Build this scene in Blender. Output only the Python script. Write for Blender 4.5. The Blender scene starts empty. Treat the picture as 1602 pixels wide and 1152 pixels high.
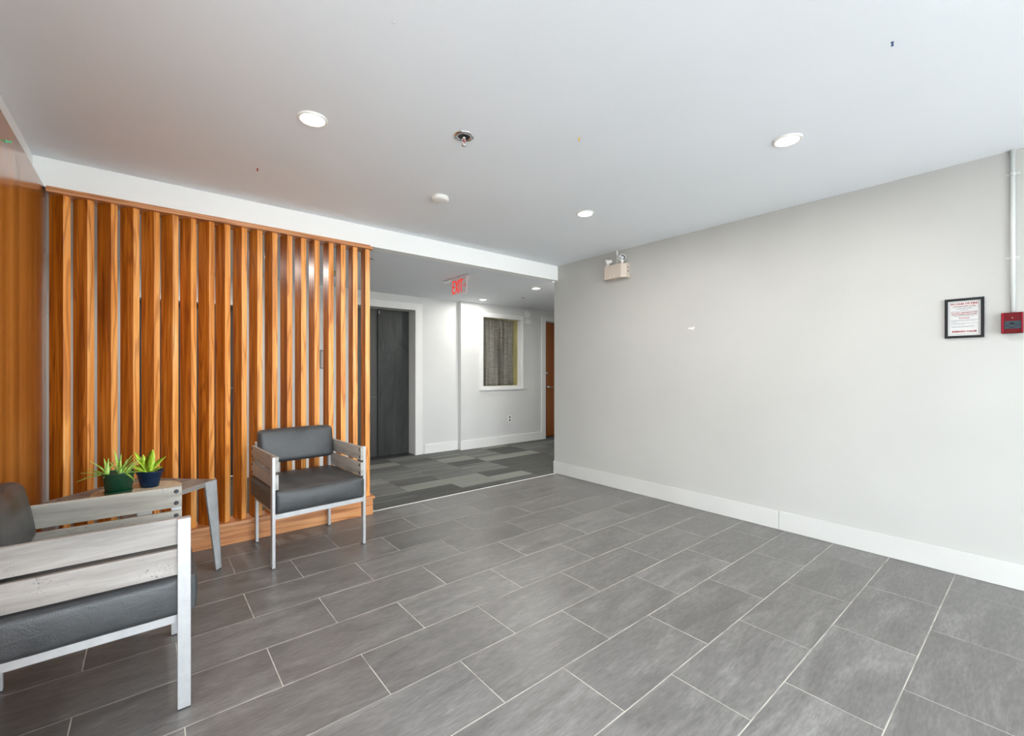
import bpy, bmesh, math, random
from mathutils import Vector, Matrix, noise

random.seed(7)
S = bpy.context.scene
COL = S.collection
R = math.radians

# ------------------------------------------------------------------ camera, light, exposure
cam_d = bpy.data.cameras.new('camera')
cam = bpy.data.objects.new('camera', cam_d)
COL.objects.link(cam)
cam.location = (0, 0, 1.2)
cam.rotation_euler = (R(90), 0, R(-39.47))
cam_d.sensor_width = 36
cam_d.lens = 36 * 690 / 1602
cam_d.shift_y = 4 / 1602
cam_d.clip_start = .02
S.camera = cam

S.view_settings.view_transform = 'Standard'
S.view_settings.look = 'None'
S.view_settings.gamma = 1
S.view_settings.use_curve_mapping = False
S.view_settings.exposure = 0.25

SKY_STRENGTH = 9.3
w = bpy.data.worlds.new('overcast_sky')
S.world = w
w.use_nodes = True
wn, wl = w.node_tree.nodes, w.node_tree.links
bg = wn['Background']
geo = wn.new('ShaderNodeTexCoord')
sep = wn.new('ShaderNodeSeparateXYZ')
ramp = wn.new('ShaderNodeValToRGB')
mr = wn.new('ShaderNodeMapRange')
wl.new(geo.outputs['Generated'], sep.inputs[0])
wl.new(sep.outputs['Z'], mr.inputs['Value'])
mr.inputs['From Min'].default_value = -1
mr.inputs['From Max'].default_value = 1
wl.new(mr.outputs[0], ramp.inputs[0])
e = ramp.color_ramp.elements
e[0].position = .46; e[0].color = (.30, .31, .31, 1)
e[1].position = .54; e[1].color = (.86, .94, 1.0, 1)
wl.new(ramp.outputs[0], bg.inputs[0])
bg.inputs[1].default_value = SKY_STRENGTH

BACK_Y = -2.65          # the street-side wall with its glazing, behind the camera
WIN = [(-.40, 2.45), (2.75, 3.62)]
for i, (x0, x1) in enumerate(WIN):
    d = bpy.data.lights.new('window_portal', 'AREA')
    d.shape = 'RECTANGLE'; d.size = x1 - x0; d.size_y = 2.15
    d.cycles.is_portal = True
    o = bpy.data.objects.new('window_portal', d); COL.objects.link(o)
    o.location = ((x0 + x1) / 2, BACK_Y + .02, 1.175)
    o.rotation_euler = (R(90), 0, 0)      # shines towards +Y, into the lobby

sun_d = bpy.data.lights.new('sun', 'SUN'); sun_d.energy = 27; sun_d.angle = R(2); sun_d.color = (1, .97, .92)
sun = bpy.data.objects.new('sun', sun_d); COL.objects.link(sun)
sun.rotation_euler = (R(-38), R(12), 0)      # from high over the building onto the pavement outside

SIDE = (-.80, .95)     # glazed entrance in the left wall, outside the frame
d = bpy.data.lights.new('window_portal', 'AREA')
d.shape = 'RECTANGLE'; d.size = SIDE[1] - SIDE[0]; d.size_y = 2.15
d.cycles.is_portal = True
o = bpy.data.objects.new('window_portal', d); COL.objects.link(o)
o.location = (-.50, sum(SIDE)/2, 1.175)
o.rotation_euler = (R(90), 0, R(-90))     # shines towards +X

DOWN_W = 12.0
HALL_W = 16
LAMP_COL = (1.0, .965, .91)

# ------------------------------------------------------------------ helpers
def tag(o, label=None, cat=None, group=None, kind=None):
    if label: o['label'] = label
    if cat: o['category'] = cat
    if group: o['group'] = group
    if kind: o['kind'] = kind
    return o

def obj(name, bm, mat=None, parent=None, smooth=False, loc=None, rotz=0):
    if isinstance(bm, bpy.types.Mesh):
        me = bm
    else:
        bmesh.ops.recalc_face_normals(bm, faces=bm.faces)
        me = bpy.data.meshes.new(name)
        bm.to_mesh(me); bm.free()
        if smooth:
            for p in me.polygons: p.use_smooth = True
        if mat: me.materials.append(mat)
    o = bpy.data.objects.new(name, me)
    COL.objects.link(o)
    if parent: o.parent = parent
    if loc: o.location = loc
    if rotz: o.rotation_euler = (0, 0, rotz)
    return o

def thing(name, label, cat, loc=(0, 0, 0), rotz=0, group=None, kind=None):
    o = bpy.data.objects.new(name, None)
    COL.objects.link(o)
    o.empty_display_size = .1
    o.location = loc; o.rotation_euler = (0, 0, rotz)
    return tag(o, label, cat, group, kind)

def dup(src, loc, rotz=0, label=None):
    r = src.copy(); COL.objects.link(r)
    r.location = loc; r.rotation_euler = (0, 0, rotz)
    if label: r['label'] = label
    for ch in list(src.children):
        c = ch.copy(); COL.objects.link(c); c.parent = r
        for g in list(ch.children):
            d = g.copy(); COL.objects.link(d); d.parent = c
    return r

def box(bm, x0, y0, z0, x1, y1, z1, bev=0):
    vs = [bm.verts.new(p) for p in ((x0,y0,z0),(x1,y0,z0),(x1,y1,z0),(x0,y1,z0),(x0,y0,z1),(x1,y0,z1),(x1,y1,z1),(x0,y1,z1))]
    fs = [bm.faces.new([vs[i] for i in f]) for f in ((3,2,1,0),(4,5,6,7),(0,1,5,4),(1,2,6,5),(2,3,7,6),(3,0,4,7))]
    if bev:
        es = {e for f in fs for e in f.edges}
        bmesh.ops.bevel(bm, geom=list(es), offset=bev, segments=2, profile=.5, affect='EDGES', clamp_overlap=True)
    return bm

def B(*a, bev=0):
    return box(bmesh.new(), *a, bev=bev)

def prism(bm, pts, z0, z1):
    """extrude a plan polygon between two heights"""
    lo = [bm.verts.new((x, y, z0)) for x, y in pts]
    hi = [bm.verts.new((x, y, z1)) for x, y in pts]
    n = len(pts)
    bm.faces.new(lo[::-1]); bm.faces.new(hi)
    for i in range(n):
        bm.faces.new([lo[i], lo[(i+1) % n], hi[(i+1) % n], hi[i]])
    return bm

def hexa(bm, a, b):
    """solid between quad a and quad b (lists of 4 points)"""
    va = [bm.verts.new(p) for p in a]; vb = [bm.verts.new(p) for p in b]
    bm.faces.new(va[::-1]); bm.faces.new(vb)
    for i in range(4):
        bm.faces.new([va[i], va[(i+1) % 4], vb[(i+1) % 4], vb[i]])
    return bm

def lathe(bm, prof, seg=32, sx=1, sy=1, M=None, closed=True):
    rings = []
    for r, z in prof:
        if r < 1e-6:
            rings.append([bm.verts.new((0, 0, z))])
        else:
            rings.append([bm.verts.new((r*sx*math.cos(2*math.pi*k/seg), r*sy*math.sin(2*math.pi*k/seg), z)) for k in range(seg)])
    vs = [v for r in rings for v in r]
    for a, b in zip(rings, rings[1:]):
        if len(a) == 1 and len(b) == 1: continue
        for k in range(seg):
            k2 = (k+1) % seg
            if len(a) == 1: bm.faces.new([a[0], b[k2], b[k]])
            elif len(b) == 1: bm.faces.new([a[k], a[k2], b[0]])
            else: bm.faces.new([a[k], a[k2], b[k2], b[k]])
    if M is not None:
        for v in vs: v.co = M @ v.co
    return bm

def rod(bm, p0, p1, r, seg=12, r2=None):
    p0, p1 = Vector(p0), Vector(p1)
    d = p1 - p0
    q = d.to_track_quat('Z', 'Y').to_matrix().to_4x4()
    M = Matrix.Translation(p0) @ q
    L = d.length
    r2 = r if r2 is None else r2
    return lathe(bm, [(0, 0), (r, 0), (r2, L), (0, L)], seg, M=M)

def pillow(x0, y0, z0, x1, y1, z1, r, n=14, fn=None):
    """box with rounded edges on a dense grid, shaped by fn(point, unit position)"""
    c = Vector(((x0+x1)/2, (y0+y1)/2, (z0+z1)/2))
    h = Vector(((x1-x0)/2, (y1-y0)/2, (z1-z0)/2))
    bm = bmesh.new()
    bmesh.ops.create_cube(bm, size=2)
    bmesh.ops.subdivide_edges(bm, edges=bm.edges[:], cuts=n, use_grid_fill=True)
    for v in bm.verts:
        # crowd the grid lines towards the edges
        u = Vector([math.copysign(abs(math.sin(t*math.pi/2))**.8, t) for t in v.co])
        p = Vector((u.x*h.x, u.y*h.y, u.z*h.z))
        q = Vector([max(-(h[i]-r), min(h[i]-r, p[i])) for i in range(3)])
        d = p - q
        if d.length > 1e-9: p = q + d.normalized()*min(r, max(d.length, r if d.length > r*.5 else d.length))
        v.co = c + p
        if fn: v.co = fn(v.co, u)
    return bm

# ------------------------------------------------------------------ materials
def mat(name, col=(.5,.5,.5), rough=.5, metal=0, spec=.5, coat=0):
    m = bpy.data.materials.new(name); m.use_nodes = True
    b = m.node_tree.nodes['Principled BSDF']
    b.inputs['Base Color'].default_value = (*col, 1)
    b.inputs['Roughness'].default_value = rough
    b.inputs['Metallic'].default_value = metal
    b.inputs['Specular IOR Level'].default_value = spec
    b.inputs['Coat Weight'].default_value = coat
    return m

def N(m, t, **k):
    n = m.node_tree.nodes.new(t)
    for a, v in k.items(): setattr(n, a, v)
    return n

def L(m, a, b): m.node_tree.links.new(a, b)

def coords(m, scale, rand=True, rot=(0,0,0)):
    tc = N(m, 'ShaderNodeTexCoord')
    mp = N(m, 'ShaderNodeMapping')
    mp.inputs['Scale'].default_value = scale
    mp.inputs['Rotation'].default_value = rot
    L(m, tc.outputs['Object'], mp.inputs['Vector'])
    if rand:
        oi = N(m, 'ShaderNodeObjectInfo')
        mu = N(m, 'ShaderNodeMath', operation='MULTIPLY'); mu.inputs[1].default_value = 37.0
        L(m, oi.outputs['Random'], mu.inputs[0])
        cb = N(m, 'ShaderNodeCombineXYZ')
        L(m, mu.outputs[0], cb.inputs[0]); L(m, mu.outputs[0], cb.inputs[1]); L(m, mu.outputs[0], cb.inputs[2])
        ad = N(m, 'ShaderNodeVectorMath', operation='ADD')
        L(m, mp.outputs[0], ad.inputs[0]); L(m, cb.outputs[0], ad.inputs[1])
        return ad.outputs[0]
    return mp.outputs[0]

def ramp_of(m, fac, stops):
    r = N(m, 'ShaderNodeValToRGB')
    els = r.color_ramp.elements
    while len(els) < len(stops): els.new(.5)
    for e_, (p, c) in zip(els, stops):
        e_.position = p; e_.color = (*c, 1)
    L(m, fac, r.inputs[0])
    return r.outputs[0]

def noise_tex(m, vec, scale=5, detail=4, rough=.5, dist=0):
    n = N(m, 'ShaderNodeTexNoise')
    n.inputs['Scale'].default_value = scale
    n.inputs['Detail'].default_value = detail
    n.inputs['Roughness'].default_value = rough
    n.inputs['Distortion'].default_value = dist
    L(m, vec, n.inputs['Vector'])
    return n.outputs['Fac']

def mixc(m, fac, a, b, mode='MIX'):
    x = N(m, 'ShaderNodeMix', data_type='RGBA', blend_type=mode)
    if isinstance(fac, float): x.inputs[0].default_value = fac
    else: L(m, fac, x.inputs[0])
    for s, i in ((a, 6), (b, 7)):
        if isinstance(s, tuple): x.inputs[i].default_value = (*s, 1)
        else: L(m, s, x.inputs[i])
    return x.outputs[2]

def bump(m, h, strength=.1, dist=.002):
    b = N(m, 'ShaderNodeBump')
    b.inputs['Strength'].default_value = strength
    b.inputs['Distance'].default_value = dist
    L(m, h, b.inputs['Height'])
    L(m, b.outputs[0], m.node_tree.nodes['Principled BSDF'].inputs['Normal'])

def bc(m, c): L(m, c, m.node_tree.nodes['Principled BSDF'].inputs['Base Color'])
def br(m, c): L(m, c, m.node_tree.nodes['Principled BSDF'].inputs['Roughness'])

def paint(name, col, rough=.55, var=.03):
    m = mat(name, col, rough)
    v = coords(m, (1, 1, 1), rand=False)
    f = noise_tex(m, v, 1.6, 3)
    bc(m, ramp_of(m, f, [(.3, tuple(c*(1-var) for c in col)), (.7, tuple(min(1, c*(1+var)) for c in col))]))
    bump(m, noise_tex(m, v, 160, 2), .06, .001)
    return m

M_wall = paint('wall_paint', (.465, .46, .435), .55)
M_hall = paint('hall_paint', (.68, .685, .67), .5)
M_ceil = paint('ceiling_paint', (.84, .875, .91), .7, .012)
M_bulk = paint('bulkhead_paint', (.93, .94, .925), .6, .01)
M_trim = paint('trim_paint', (.80, .80, .78), .4, .02)
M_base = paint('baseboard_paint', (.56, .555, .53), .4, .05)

def wood(name, cols, zs=1.3, xs=26, rough=.38, rings=True, rand=True, axis='Z', coat=.25):
    m = mat(name, cols[1], rough, coat=coat)
    m.node_tree.nodes['Principled BSDF'].inputs['Coat Roughness'].default_value = .22
    sc = {'Z': (xs, xs, zs), 'X': (zs, xs, xs), 'Y': (xs, zs, xs)}[axis]
    v = coords(m, sc, rand)
    f = noise_tex(m, v, 1.0, 5, .6, .4)
    c = ramp_of(m, f, [(.25, cols[0]), (.5, cols[1]), (.75, cols[2])])
    if rings:
        sc2 = {'Z': (9, 9, .55), 'X': (.55, 9, 9), 'Y': (9, .55, 9)}[axis]
        v2 = coords(m, sc2, rand)
        n1 = noise_tex(m, v2, 1.1, 2, .5, .2)
        mu = N(m, 'ShaderNodeMath', operation='MULTIPLY'); mu.inputs[1].default_value = 60
        L(m, n1, mu.inputs[0])
        sn = N(m, 'ShaderNodeMath', operation='SINE'); L(m, mu.outputs[0], sn.inputs[0])
        g = ramp_of(m, sn.outputs[0], [(.35, (1, 1, 1)), (.95, (.62, .48, .40))])
        c = mixc(m, .75, c, g, 'MULTIPLY')
    if rand:
        oi = N(m, 'ShaderNodeObjectInfo')
        t = ramp_of(m, oi.outputs['Random'], [(0, (.93, .88, .84)), (.5, (1, 1, 1)), (1, (1.0, .94, .80))])
        c = mixc(m, 1.0, c, t, 'MULTIPLY')
    bc(m, c)
    if rand: bump(m, f, .12, .001)
    return m

M_slat = wood('slat_wood', [(.20, .042, .002), (.52, .155, .008), (.80, .32, .05)], coat=.08)
M_slat_lit = wood('slat_lit_wood', [(.55, .17, .024), (.84, .36, .085), (1.0, .58, .24)], coat=.12)
M_rail = wood('rail_wood', [(.46, .18, .06), (.62, .28, .115), (.78, .42, .21)], axis='X')
M_panel = wood('veneer_panel', [(.06, .012, .001), (.33, .108, .012), (.66, .27, .06)], zs=.04, xs=10, rough=.2, rings=False, rand=False, coat=.5)
M_door = wood('door_veneer', [(.20, .05, .008), (.33, .09, .015), (.42, .13, .025)], zs=.25, xs=12, rough=.3, rings=False, rand=False)
M_board = wood('weathered_board', [(.22, .215, .205), (.36, .352, .34), (.50, .495, .485)], zs=2.2, xs=22, rough=.42, rings=False, axis='Y', coat=.1)
M_top = wood('table_board', [(.15, .135, .125), (.23, .21, .195), (.31, .29, .275)], zs=2, xs=18, rough=.5, rings=False, axis='X', coat=.1)

# dark pores scattered over the arm boards
_b = M_board.node_tree.nodes['Principled BSDF']
_src = _b.inputs['Base Color'].links[0].from_socket
_p = noise_tex(M_board, coords(M_board, (1, 1, 1), True), 210, 1, .4)
_q = noise_tex(M_board, coords(M_board, (1, 1, 1), True), 9, 2, .5)
_mu = N(M_board, 'ShaderNodeMath', operation='MULTIPLY'); L(M_board, _p, _mu.inputs[0]); L(M_board, _q, _mu.inputs[1])
bc(M_board, mixc(M_board, 1.0, _src, ramp_of(M_board, _mu.outputs[0], [(.39, (1, 1, 1)), (.44, (.45, .45, .46))]), 'MULTIPLY'))

# tiles
M_tile = mat('floor_tile', (.12, .12, .12), .34, spec=.45)
v = coords(M_tile, (1.0, 4.5, 1), True)
f1 = noise_tex(M_tile, v, 2.2, 5, .6, 1.2)
v2 = coords(M_tile, (14, 70, 1), True)
f2 = noise_tex(M_tile, v2, 1.5, 3, .6, .3)
c1 = ramp_of(M_tile, f1, [(.28, (.112, .107, .102)), (.52, (.153, .147, .141)), (.76, (.215, .209, .202))])
c2 = ramp_of(M_tile, f2, [(.28, (.76, .76, .76)), (.72, (1.18, 1.18, 1.18))])
oi = N(M_tile, 'ShaderNodeObjectInfo')
c3 = ramp_of(M_tile, oi.outputs['Random'], [(0, (.9, .89, .88)), (1, (1.08, 1.08, 1.08))])
bc(M_tile, mixc(M_tile, 1.0, mixc(M_tile, 1.0, c1, c2, 'MULTIPLY'), c3, 'MULTIPLY'))
br(M_tile, ramp_of(M_tile, f1, [(.3, (.30, .30, .30)), (.7, (.44, .44, .44))]))
bump(M_tile, f2, .08, .001)
M_grout = mat('grout', (.50, .47, .41), .9)
v = coords(M_grout, (3, 3, 3), False)
bc(M_grout, ramp_of(M_grout, noise_tex(M_grout, v, 2.5, 4), [(.3, (.26, .24, .215)), (.58, (.52, .49, .43))]))

def carpet(name, col, stripe=.25):
    m = mat(name, col, .95, spec=.1)
    v = coords(m, (1.2, 38, 1), True)
    f = noise_tex(m, v, 1, 2, .5)
    vf = coords(m, (1, 1, 1), True)
    g = noise_tex(m, vf, 260, 2)
    c = ramp_of(m, f, [(.3, tuple(x*(1-stripe) for x in col)), (.7, tuple(x*(1+stripe) for x in col))])
    c = mixc(m, .8, c, ramp_of(m, g, [(.3, (.6, .6, .6)), (.7, (1.3, 1.3, 1.3))]), 'MULTIPLY')
    bc(m, c); bump(m, g, .5, .003)
    return m
M_carp = [carpet('carpet_dark', (.092, .093, .087), .16), carpet('carpet_charcoal_stripe', (.11, .112, .106), .35),
          carpet('carpet_grey_stripe', (.155, .158, .15), .35), carpet('carpet_light', (.215, .222, .200), .14)]

M_leather = mat('black_leather', (.035, .038, .041), .42, spec=.6)
v = coords(M_leather, (1, 1, 1), False)
f = noise_tex(M_leather, v, 7, 5, .55, .6)
bc(M_leather, ramp_of(M_leather, f, [(.3, (.036, .039, .041)), (.7, (.058, .062, .066))]))
br(M_leather, ramp_of(M_leather, f, [(.3, (.36, .36, .36)), (.7, (.50, .50, .50))]))
cr = noise_tex(M_leather, coords(M_leather, (9, 9, 22), True), 1, 4, .6, 1.5)
bump(M_leather, mixc(M_leather, .25, cr, noise_tex(M_leather, v, 220, 3)), .45, .006)

M_metal = mat('silver_metal', (.62, .63, .64), .42, .55)
v = coords(M_metal, (1, 1, 1), True)
f = noise_tex(M_metal, v, 30, 5, .7)
bc(M_metal, ramp_of(M_metal, f, [(.25, (.47, .475, .48)), (.5, (.52, .525, .53)), (.8, (.57, .575, .58))]))
M_steel = mat('table_steel', (.36, .38, .40), .45, .25)
v = coords(M_steel, (1, 1, 1), True)
bc(M_steel, ramp_of(M_steel, noise_tex(M_steel, v, 14, 5, .7), [(.3, (.40, .42, .43)), (.7, (.56, .58, .60))]))
M_bolt = mat('dark_bolt', (.10, .10, .11), .35, .8)
M_chrome = mat('chrome', (.75, .75, .76), .15, 1)
M_rubber = mat('black_rubber', (.02, .02, .02), .7)
M_seam = mat('stitch_thread', (.16, .17, .18), .7)
M_black = mat('black_frame', (.004, .004, .005), .45, spec=.25)
M_paper = mat('paper', (.56, .555, .54), .8, spec=.2)
M_redink = mat('red_ink', (.28, .012, .018), .8, spec=.2)
M_greyink = mat('grey_ink', (.10, .11, .14), .8)
M_red = mat('red_plastic', (.115, .0012, .003), .45, spec=.15)
M_redb = mat('red_edge', (.26, .006, .018), .45, spec=.15)
M_slate = mat('slate_label', (.030, .046, .056), .5, spec=.2)
M_cream = mat('cream_plastic', (.58, .50, .42), .45)
M_white = mat('white_plastic', (.80, .79, .75), .4)
M_glassl = mat('lamp_glass', (.35, .36, .38), .12, .7)
M_pipe = mat('painted_conduit', (.60, .62, .60), .35)
M_disc = mat('brushed_disc', (.40, .33, .26), .45, .1)
v = coords(M_disc, (1, 1, 1), False)
bc(M_disc, ramp_of(M_disc, noise_tex(M_disc, v, 60, 4, .7), [(.3, (.42, .34, .22)), (.5, (.60, .51, .36)), (.7, (.74, .66, .50))]))
M_gpot = mat('green_pot', (.012, .085, .045), .35)
M_bpot = mat('blue_pot', (.003, .020, .060), .4, spec=.3)
M_soil = mat('soil', (.055, .030, .018), .95)
v = coords(M_soil, (1, 1, 1), False)
bc(M_soil, ramp_of(M_soil, noise_tex(M_soil, v, 180, 3), [(.4, (.04, .02, .012)), (.62, (.16, .10, .06))]))
def leafmat(name, a, b, c, sc=(60, 60, 60)):
    m = mat(name, b, .42)
    v = coords(m, sc, True)
    f = noise_tex(m, v, 1, 3, .6, .5)
    bc(m, ramp_of(m, f, [(.35, a), (.5, b), (.68, c)]))
    b_ = m.node_tree.nodes['Principled BSDF']
    b_.inputs['Transmission Weight'].default_value = 0
    b_.inputs['Subsurface Weight'].default_value = .15
    b_.inputs['Subsurface Radius'].default_value = (.01, .02, .005)
    return m
M_aloe = leafmat('spiky_leaf', (.22, .46, .05), (.42, .70, .12), (.66, .86, .32), (40, 40, 40))
M_vari = leafmat('variegated_leaf', (.22, .52, .02), (.50, .76, .04), (.78, .90, .20), (120, 120, 60))
M_elev = mat('elevator_panel', (.038, .041, .040), .42, .35)
v = coords(M_elev, (4, 4, .8), False)
bc(M_elev, ramp_of(M_elev, noise_tex(M_elev, v, 2, 5, .6, .8), [(.3, (.028, .031, .030)), (.75, (.062, .066, .064))]))
M_elev2 = mat('elevator_panel_brushed', (.085, .085, .082), .35, .5)
M_darkdoor = mat('dark_door', (.03, .03, .032), .4)
M_scratch = mat('scratch', (.16, .17, .17), .6)
M_curt = mat('curtain_fabric', (.30, .28, .23), .85)
v = coords(M_curt, (10, 10, 90), False)
f = noise_tex(M_curt, v, 1, 4, .6, .4)
fold_shade = noise_tex(M_curt, coords(M_curt, (26, .5, .9), False), 1, 3, .6, .3)  # vertical streaks put the shade of the folds into the fabric colour
bc(M_curt, mixc(M_curt, .8, ramp_of(M_curt, f, [(.3, (.27, .25, .21)), (.5, (.38, .36, .31)), (.72, (.50, .48, .42))]), ramp_of(M_curt, fold_shade, [(.36, (.45, .44, .40)), (.55, (1, 1, 1)), (.7, (1.2, 1.2, 1.2))]), 'MULTIPLY'))
M_reveal = mat('cream_reveal', (.85, .76, .36), .6)
M_glass = mat('window_glass', (1, 1, 1), .02)
M_glass.node_tree.nodes['Principled BSDF'].inputs['Transmission Weight'].default_value = 1
M_glass.node_tree.nodes['Principled BSDF'].inputs['IOR'].default_value = 1.05
M_acryl = mat('acrylic', (.96, .90, .91), .06)
M_acryl.node_tree.nodes['Principled BSDF'].inputs['Transmission Weight'].default_value = .85
M_acryl.node_tree.nodes['Principled BSDF'].inputs['IOR'].default_value = 1.12
M_acrylE = mat('acrylic_edge', (.85, .62, .60), .3)

def emit(name, col, s):
    m = mat(name, col, .5)
    b = m.node_tree.nodes['Principled BSDF']
    b.inputs['Emission Color'].default_value = (*col, 1)
    b.inputs['Emission Strength'].default_value = s
    return m
M_lamp = emit('lamp_diffuser', (1, .95, .88), 6)
M_exit = emit('exit_letter', (1.0, .02, .004), .75)
M_exit.node_tree.nodes['Principled BSDF'].inputs['Base Color'].default_value = (.35, .005, .002, 1)
M_exit.node_tree.nodes['Principled BSDF'].inputs['Specular IOR Level'].default_value = 0
M_conc = mat('pavement', (.62, .62, .61), .9)

# ------------------------------------------------------------------ setting
XL, XR, YE = -.4605, 3.68, 3.646      # panel plane, right wall, end of the tiles
CEIL, HC = 2.415, 2.25
HX0, HX1 = -1.6, 6.9                # ends of the hallway

def struct(name, bm, m, label, parent=None, cat='wall'):
    o = obj(name, bm, m, parent)
    if parent is None: tag(o, label, cat, kind='structure')
    return o

# floor: grout bed with every tile a piece of its own
floor = struct('floor', B(-.6, BACK_Y - .02, -.06, XR + .2, YE + .012, -.0012), M_grout, 'grey stone-look tile floor of the lobby with pale grout', cat='floor')
TG = .0019
full = B(-.3 + TG, -.15 + TG, -.0075, .3 - TG, .15 - TG, 0, bev=0)
def chamf(me_bm):
    es = [e for e in me_bm.edges if all(v.co.z > -.001 for v in e.verts)]
    bmesh.ops.bevel(me_bm, geom=es, offset=.0012, segments=1, affect='EDGES')
    return me_bm
tmesh = None
Y0 = .0456
for n in range(-9, 12):
    ya, yb = Y0 + .3*n, Y0 + .3*(n+1)
    # joint positions: even rows at .65*.6, odd rows at .155*.6
    j0 = .6*(.657 if n % 2 == 0 else .155)
    k = math.floor((XL - .1 - j0)/.6)
    x = j0 + .6*k
    while x < XR:
        a, b = max(x, XL - .02), min(x + .6, XR)
        y1, y2 = max(ya, BACK_Y), min(yb, YE)
        if b - a > .02 and y2 - y1 > .02:
            if b - a > .599 and y2 - y1 > .299:
                if tmesh is None:
                    t = obj('tile', chamf(B(-.3 + TG, -.15 + TG, -.0075, .3 - TG, .15 - TG, 0)), M_tile, floor, loc=((a+b)/2, (y1+y2)/2, 0))
                    tmesh = t.data
                else:
                    t = obj('tile', tmesh, None, floor, loc=((a+b)/2, (y1+y2)/2, 0))
                t.location.z = random.uniform(-.0003, .0003)
            else:
                hx, hy = (b-a)/2, (y2-y1)/2
                obj('tile', chamf(B(-hx + TG, -hy + TG, -.0075, hx - TG, hy - TG, 0)), M_tile, floor, loc=((a+b)/2, (y1+y2)/2, 0))
        x += .6

# hallway carpet planks
hfloor = struct('floor', B(HX0, YE + .012, -.06, HX1, 6.1, -.006), M_rubber, 'grey hallway floor laid with carpet planks', cat='floor')
obj('edge_strip', B(-.5, YE + .003, -.006, XR + .1, YE + .014, .0012), M_trim, hfloor)
rows = [YE + .014, 3.81, 4.02, 4.245, 4.48, 4.71, 4.95, 5.22, 5.45, 5.70, 5.93]
LIGHT = {(2, 1.99), (2, 2.478), (1, 2.478), (1, 2.966), (7, 1.502), (7, 1.99), (5, 3.454), (5, 3.942), (8, 3.942), (6, 2.966), (4, 1.502)}
MID = {(5, 1.502), (5, 1.99), (4, 1.99), (4, 2.478), (6, 3.454), (6, 2.478), (3, 2.478), (3, 2.966), (8, 2.478), (8, 2.966), (8, 3.454), (3, 1.502), (2, 1.502), (7, 2.966), (7, 3.454), (5, 2.478), (4, 2.966)}
cm = {}
for r_ in range(len(rows)-1):
    ya, yb = rows[r_], rows[r_+1]
    k = 0
    for i in range(-8, 11):
        xa = 1.99 + .488*i
        if xa < HX0 or xa + .488 > HX1: continue
        key = (r_, round(xa, 3))
        if key in LIGHT: mi = 3
        elif key in MID: mi = 2
        elif xa > 1.4 and xa < 4: mi = random.choice([0, 0, 1])
        else: mi = random.choice([0, 1, 1, 2])
        mk = (r_, mi)
        if mk not in cm:
            o = obj('carpet_plank', B(-.2435, -(yb-ya)/2 + .0005, -.006, .2435, (yb-ya)/2 - .0005, 0), M_carp[mi], hfloor, loc=(xa + .244, (ya+yb)/2, 0))
            cm[mk] = o.data
        else:
            o = obj('carpet_plank', cm[mk], None, hfloor, loc=(xa + .244, (ya+yb)/2, 0))

# ceilings and bulkhead
struct('ceiling', B(-.6, BACK_Y - .02, CEIL, XR + .2, 3.64, CEIL + .1), M_ceil, 'smooth white lobby ceiling', cat='ceiling')
struct('ceiling', B(HX0, 3.73, HC, HX1, 6.1, HC + .1), M_ceil, 'lower grey-white hallway ceiling beyond the bulkhead', cat='ceiling')
struct('trim_1', B(-.6, 3.63, HC - .001, XR, 3.735, CEIL + .001), M_bulk, 'bright white bulkhead dropping from the lobby ceiling above the slat screen', cat='bulkhead')

# walls
wr = struct('wall_right', B(XR, BACK_Y, 0, XR + .13, 3.687, CEIL), M_wall, 'long bare pale grey wall on the right of the lobby')
bm = bmesh.new()
pts = []
for k in range(22):
    a = 2*math.pi*k/22
    rr = 1 + .35*math.sin(3*a + 1) + random.uniform(-.2, .2)
    pts.append((1.985 + .026*rr*math.cos(a), 1.571 + .011*rr*math.sin(a)))
lo = [bm.verts.new((XR - .0008, y, z)) for y, z in pts]; hi = [bm.verts.new((XR + .002, y, z)) for y, z in pts]
bm.faces.new(lo); bm.faces.new(hi[::-1])
for i in range(22): bm.faces.new([lo[i], lo[(i+1) % 22], hi[(i+1) % 22], hi[i]])
obj('plaster_patch', bm, mat('bare_plaster', (.78, .72, .68), .8), wr)
struct('wall_right', B(XR + .13, 3.55, 0, HX1, 3.687, HC), M_wall, 'hallway side of the right lobby wall, running away from its corner')
bm = bmesh.new()
box(bm, -.62, BACK_Y, 0, -.505, SIDE[0], CEIL); box(bm, -.62, SIDE[1], 0, -.505, 3.63, CEIL)
box(bm, -.62, SIDE[0], 0, -.505, SIDE[1], .10); box(bm, -.62, SIDE[0], 2.25, -.505, SIDE[1], CEIL)
wlft = struct('wall_left', bm, M_bulk, 'white wall above the wood panelling on the left')
struct('wall_left', B(HX0 - .1, 3.55, 0, HX0, 6.1, HC), M_hall, 'end wall at the left end of the hallway')
struct('wall_left', B(HX0, 3.56, 0, -.505, 3.73, HC), M_hall, 'short wall beside the left end of the slat screen')
struct('wall_end', B(HX1, 3.55, 0, HX1 + .1, 6.1, HC), M_hall, 'end wall at the far right end of the hallway')

# elevator wall, Y 5.70, with two openings
EY = 5.70
bm = bmesh.new()
box(bm, HX0, EY, 0, -.10, EY + .25, HC)
box(bm, -.10, EY, 1.93, .83, EY + .25, HC)
box(bm, .83, EY, 0, 2.07, EY + .25, HC)
box(bm, 2.07, EY, 2.055, 2.915, EY + .25, HC)
box(bm, 2.915, EY, 0, 3.632, EY + .25, HC)
struct('wall_far', bm, M_hall, 'white hallway wall around the black elevator')
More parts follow.
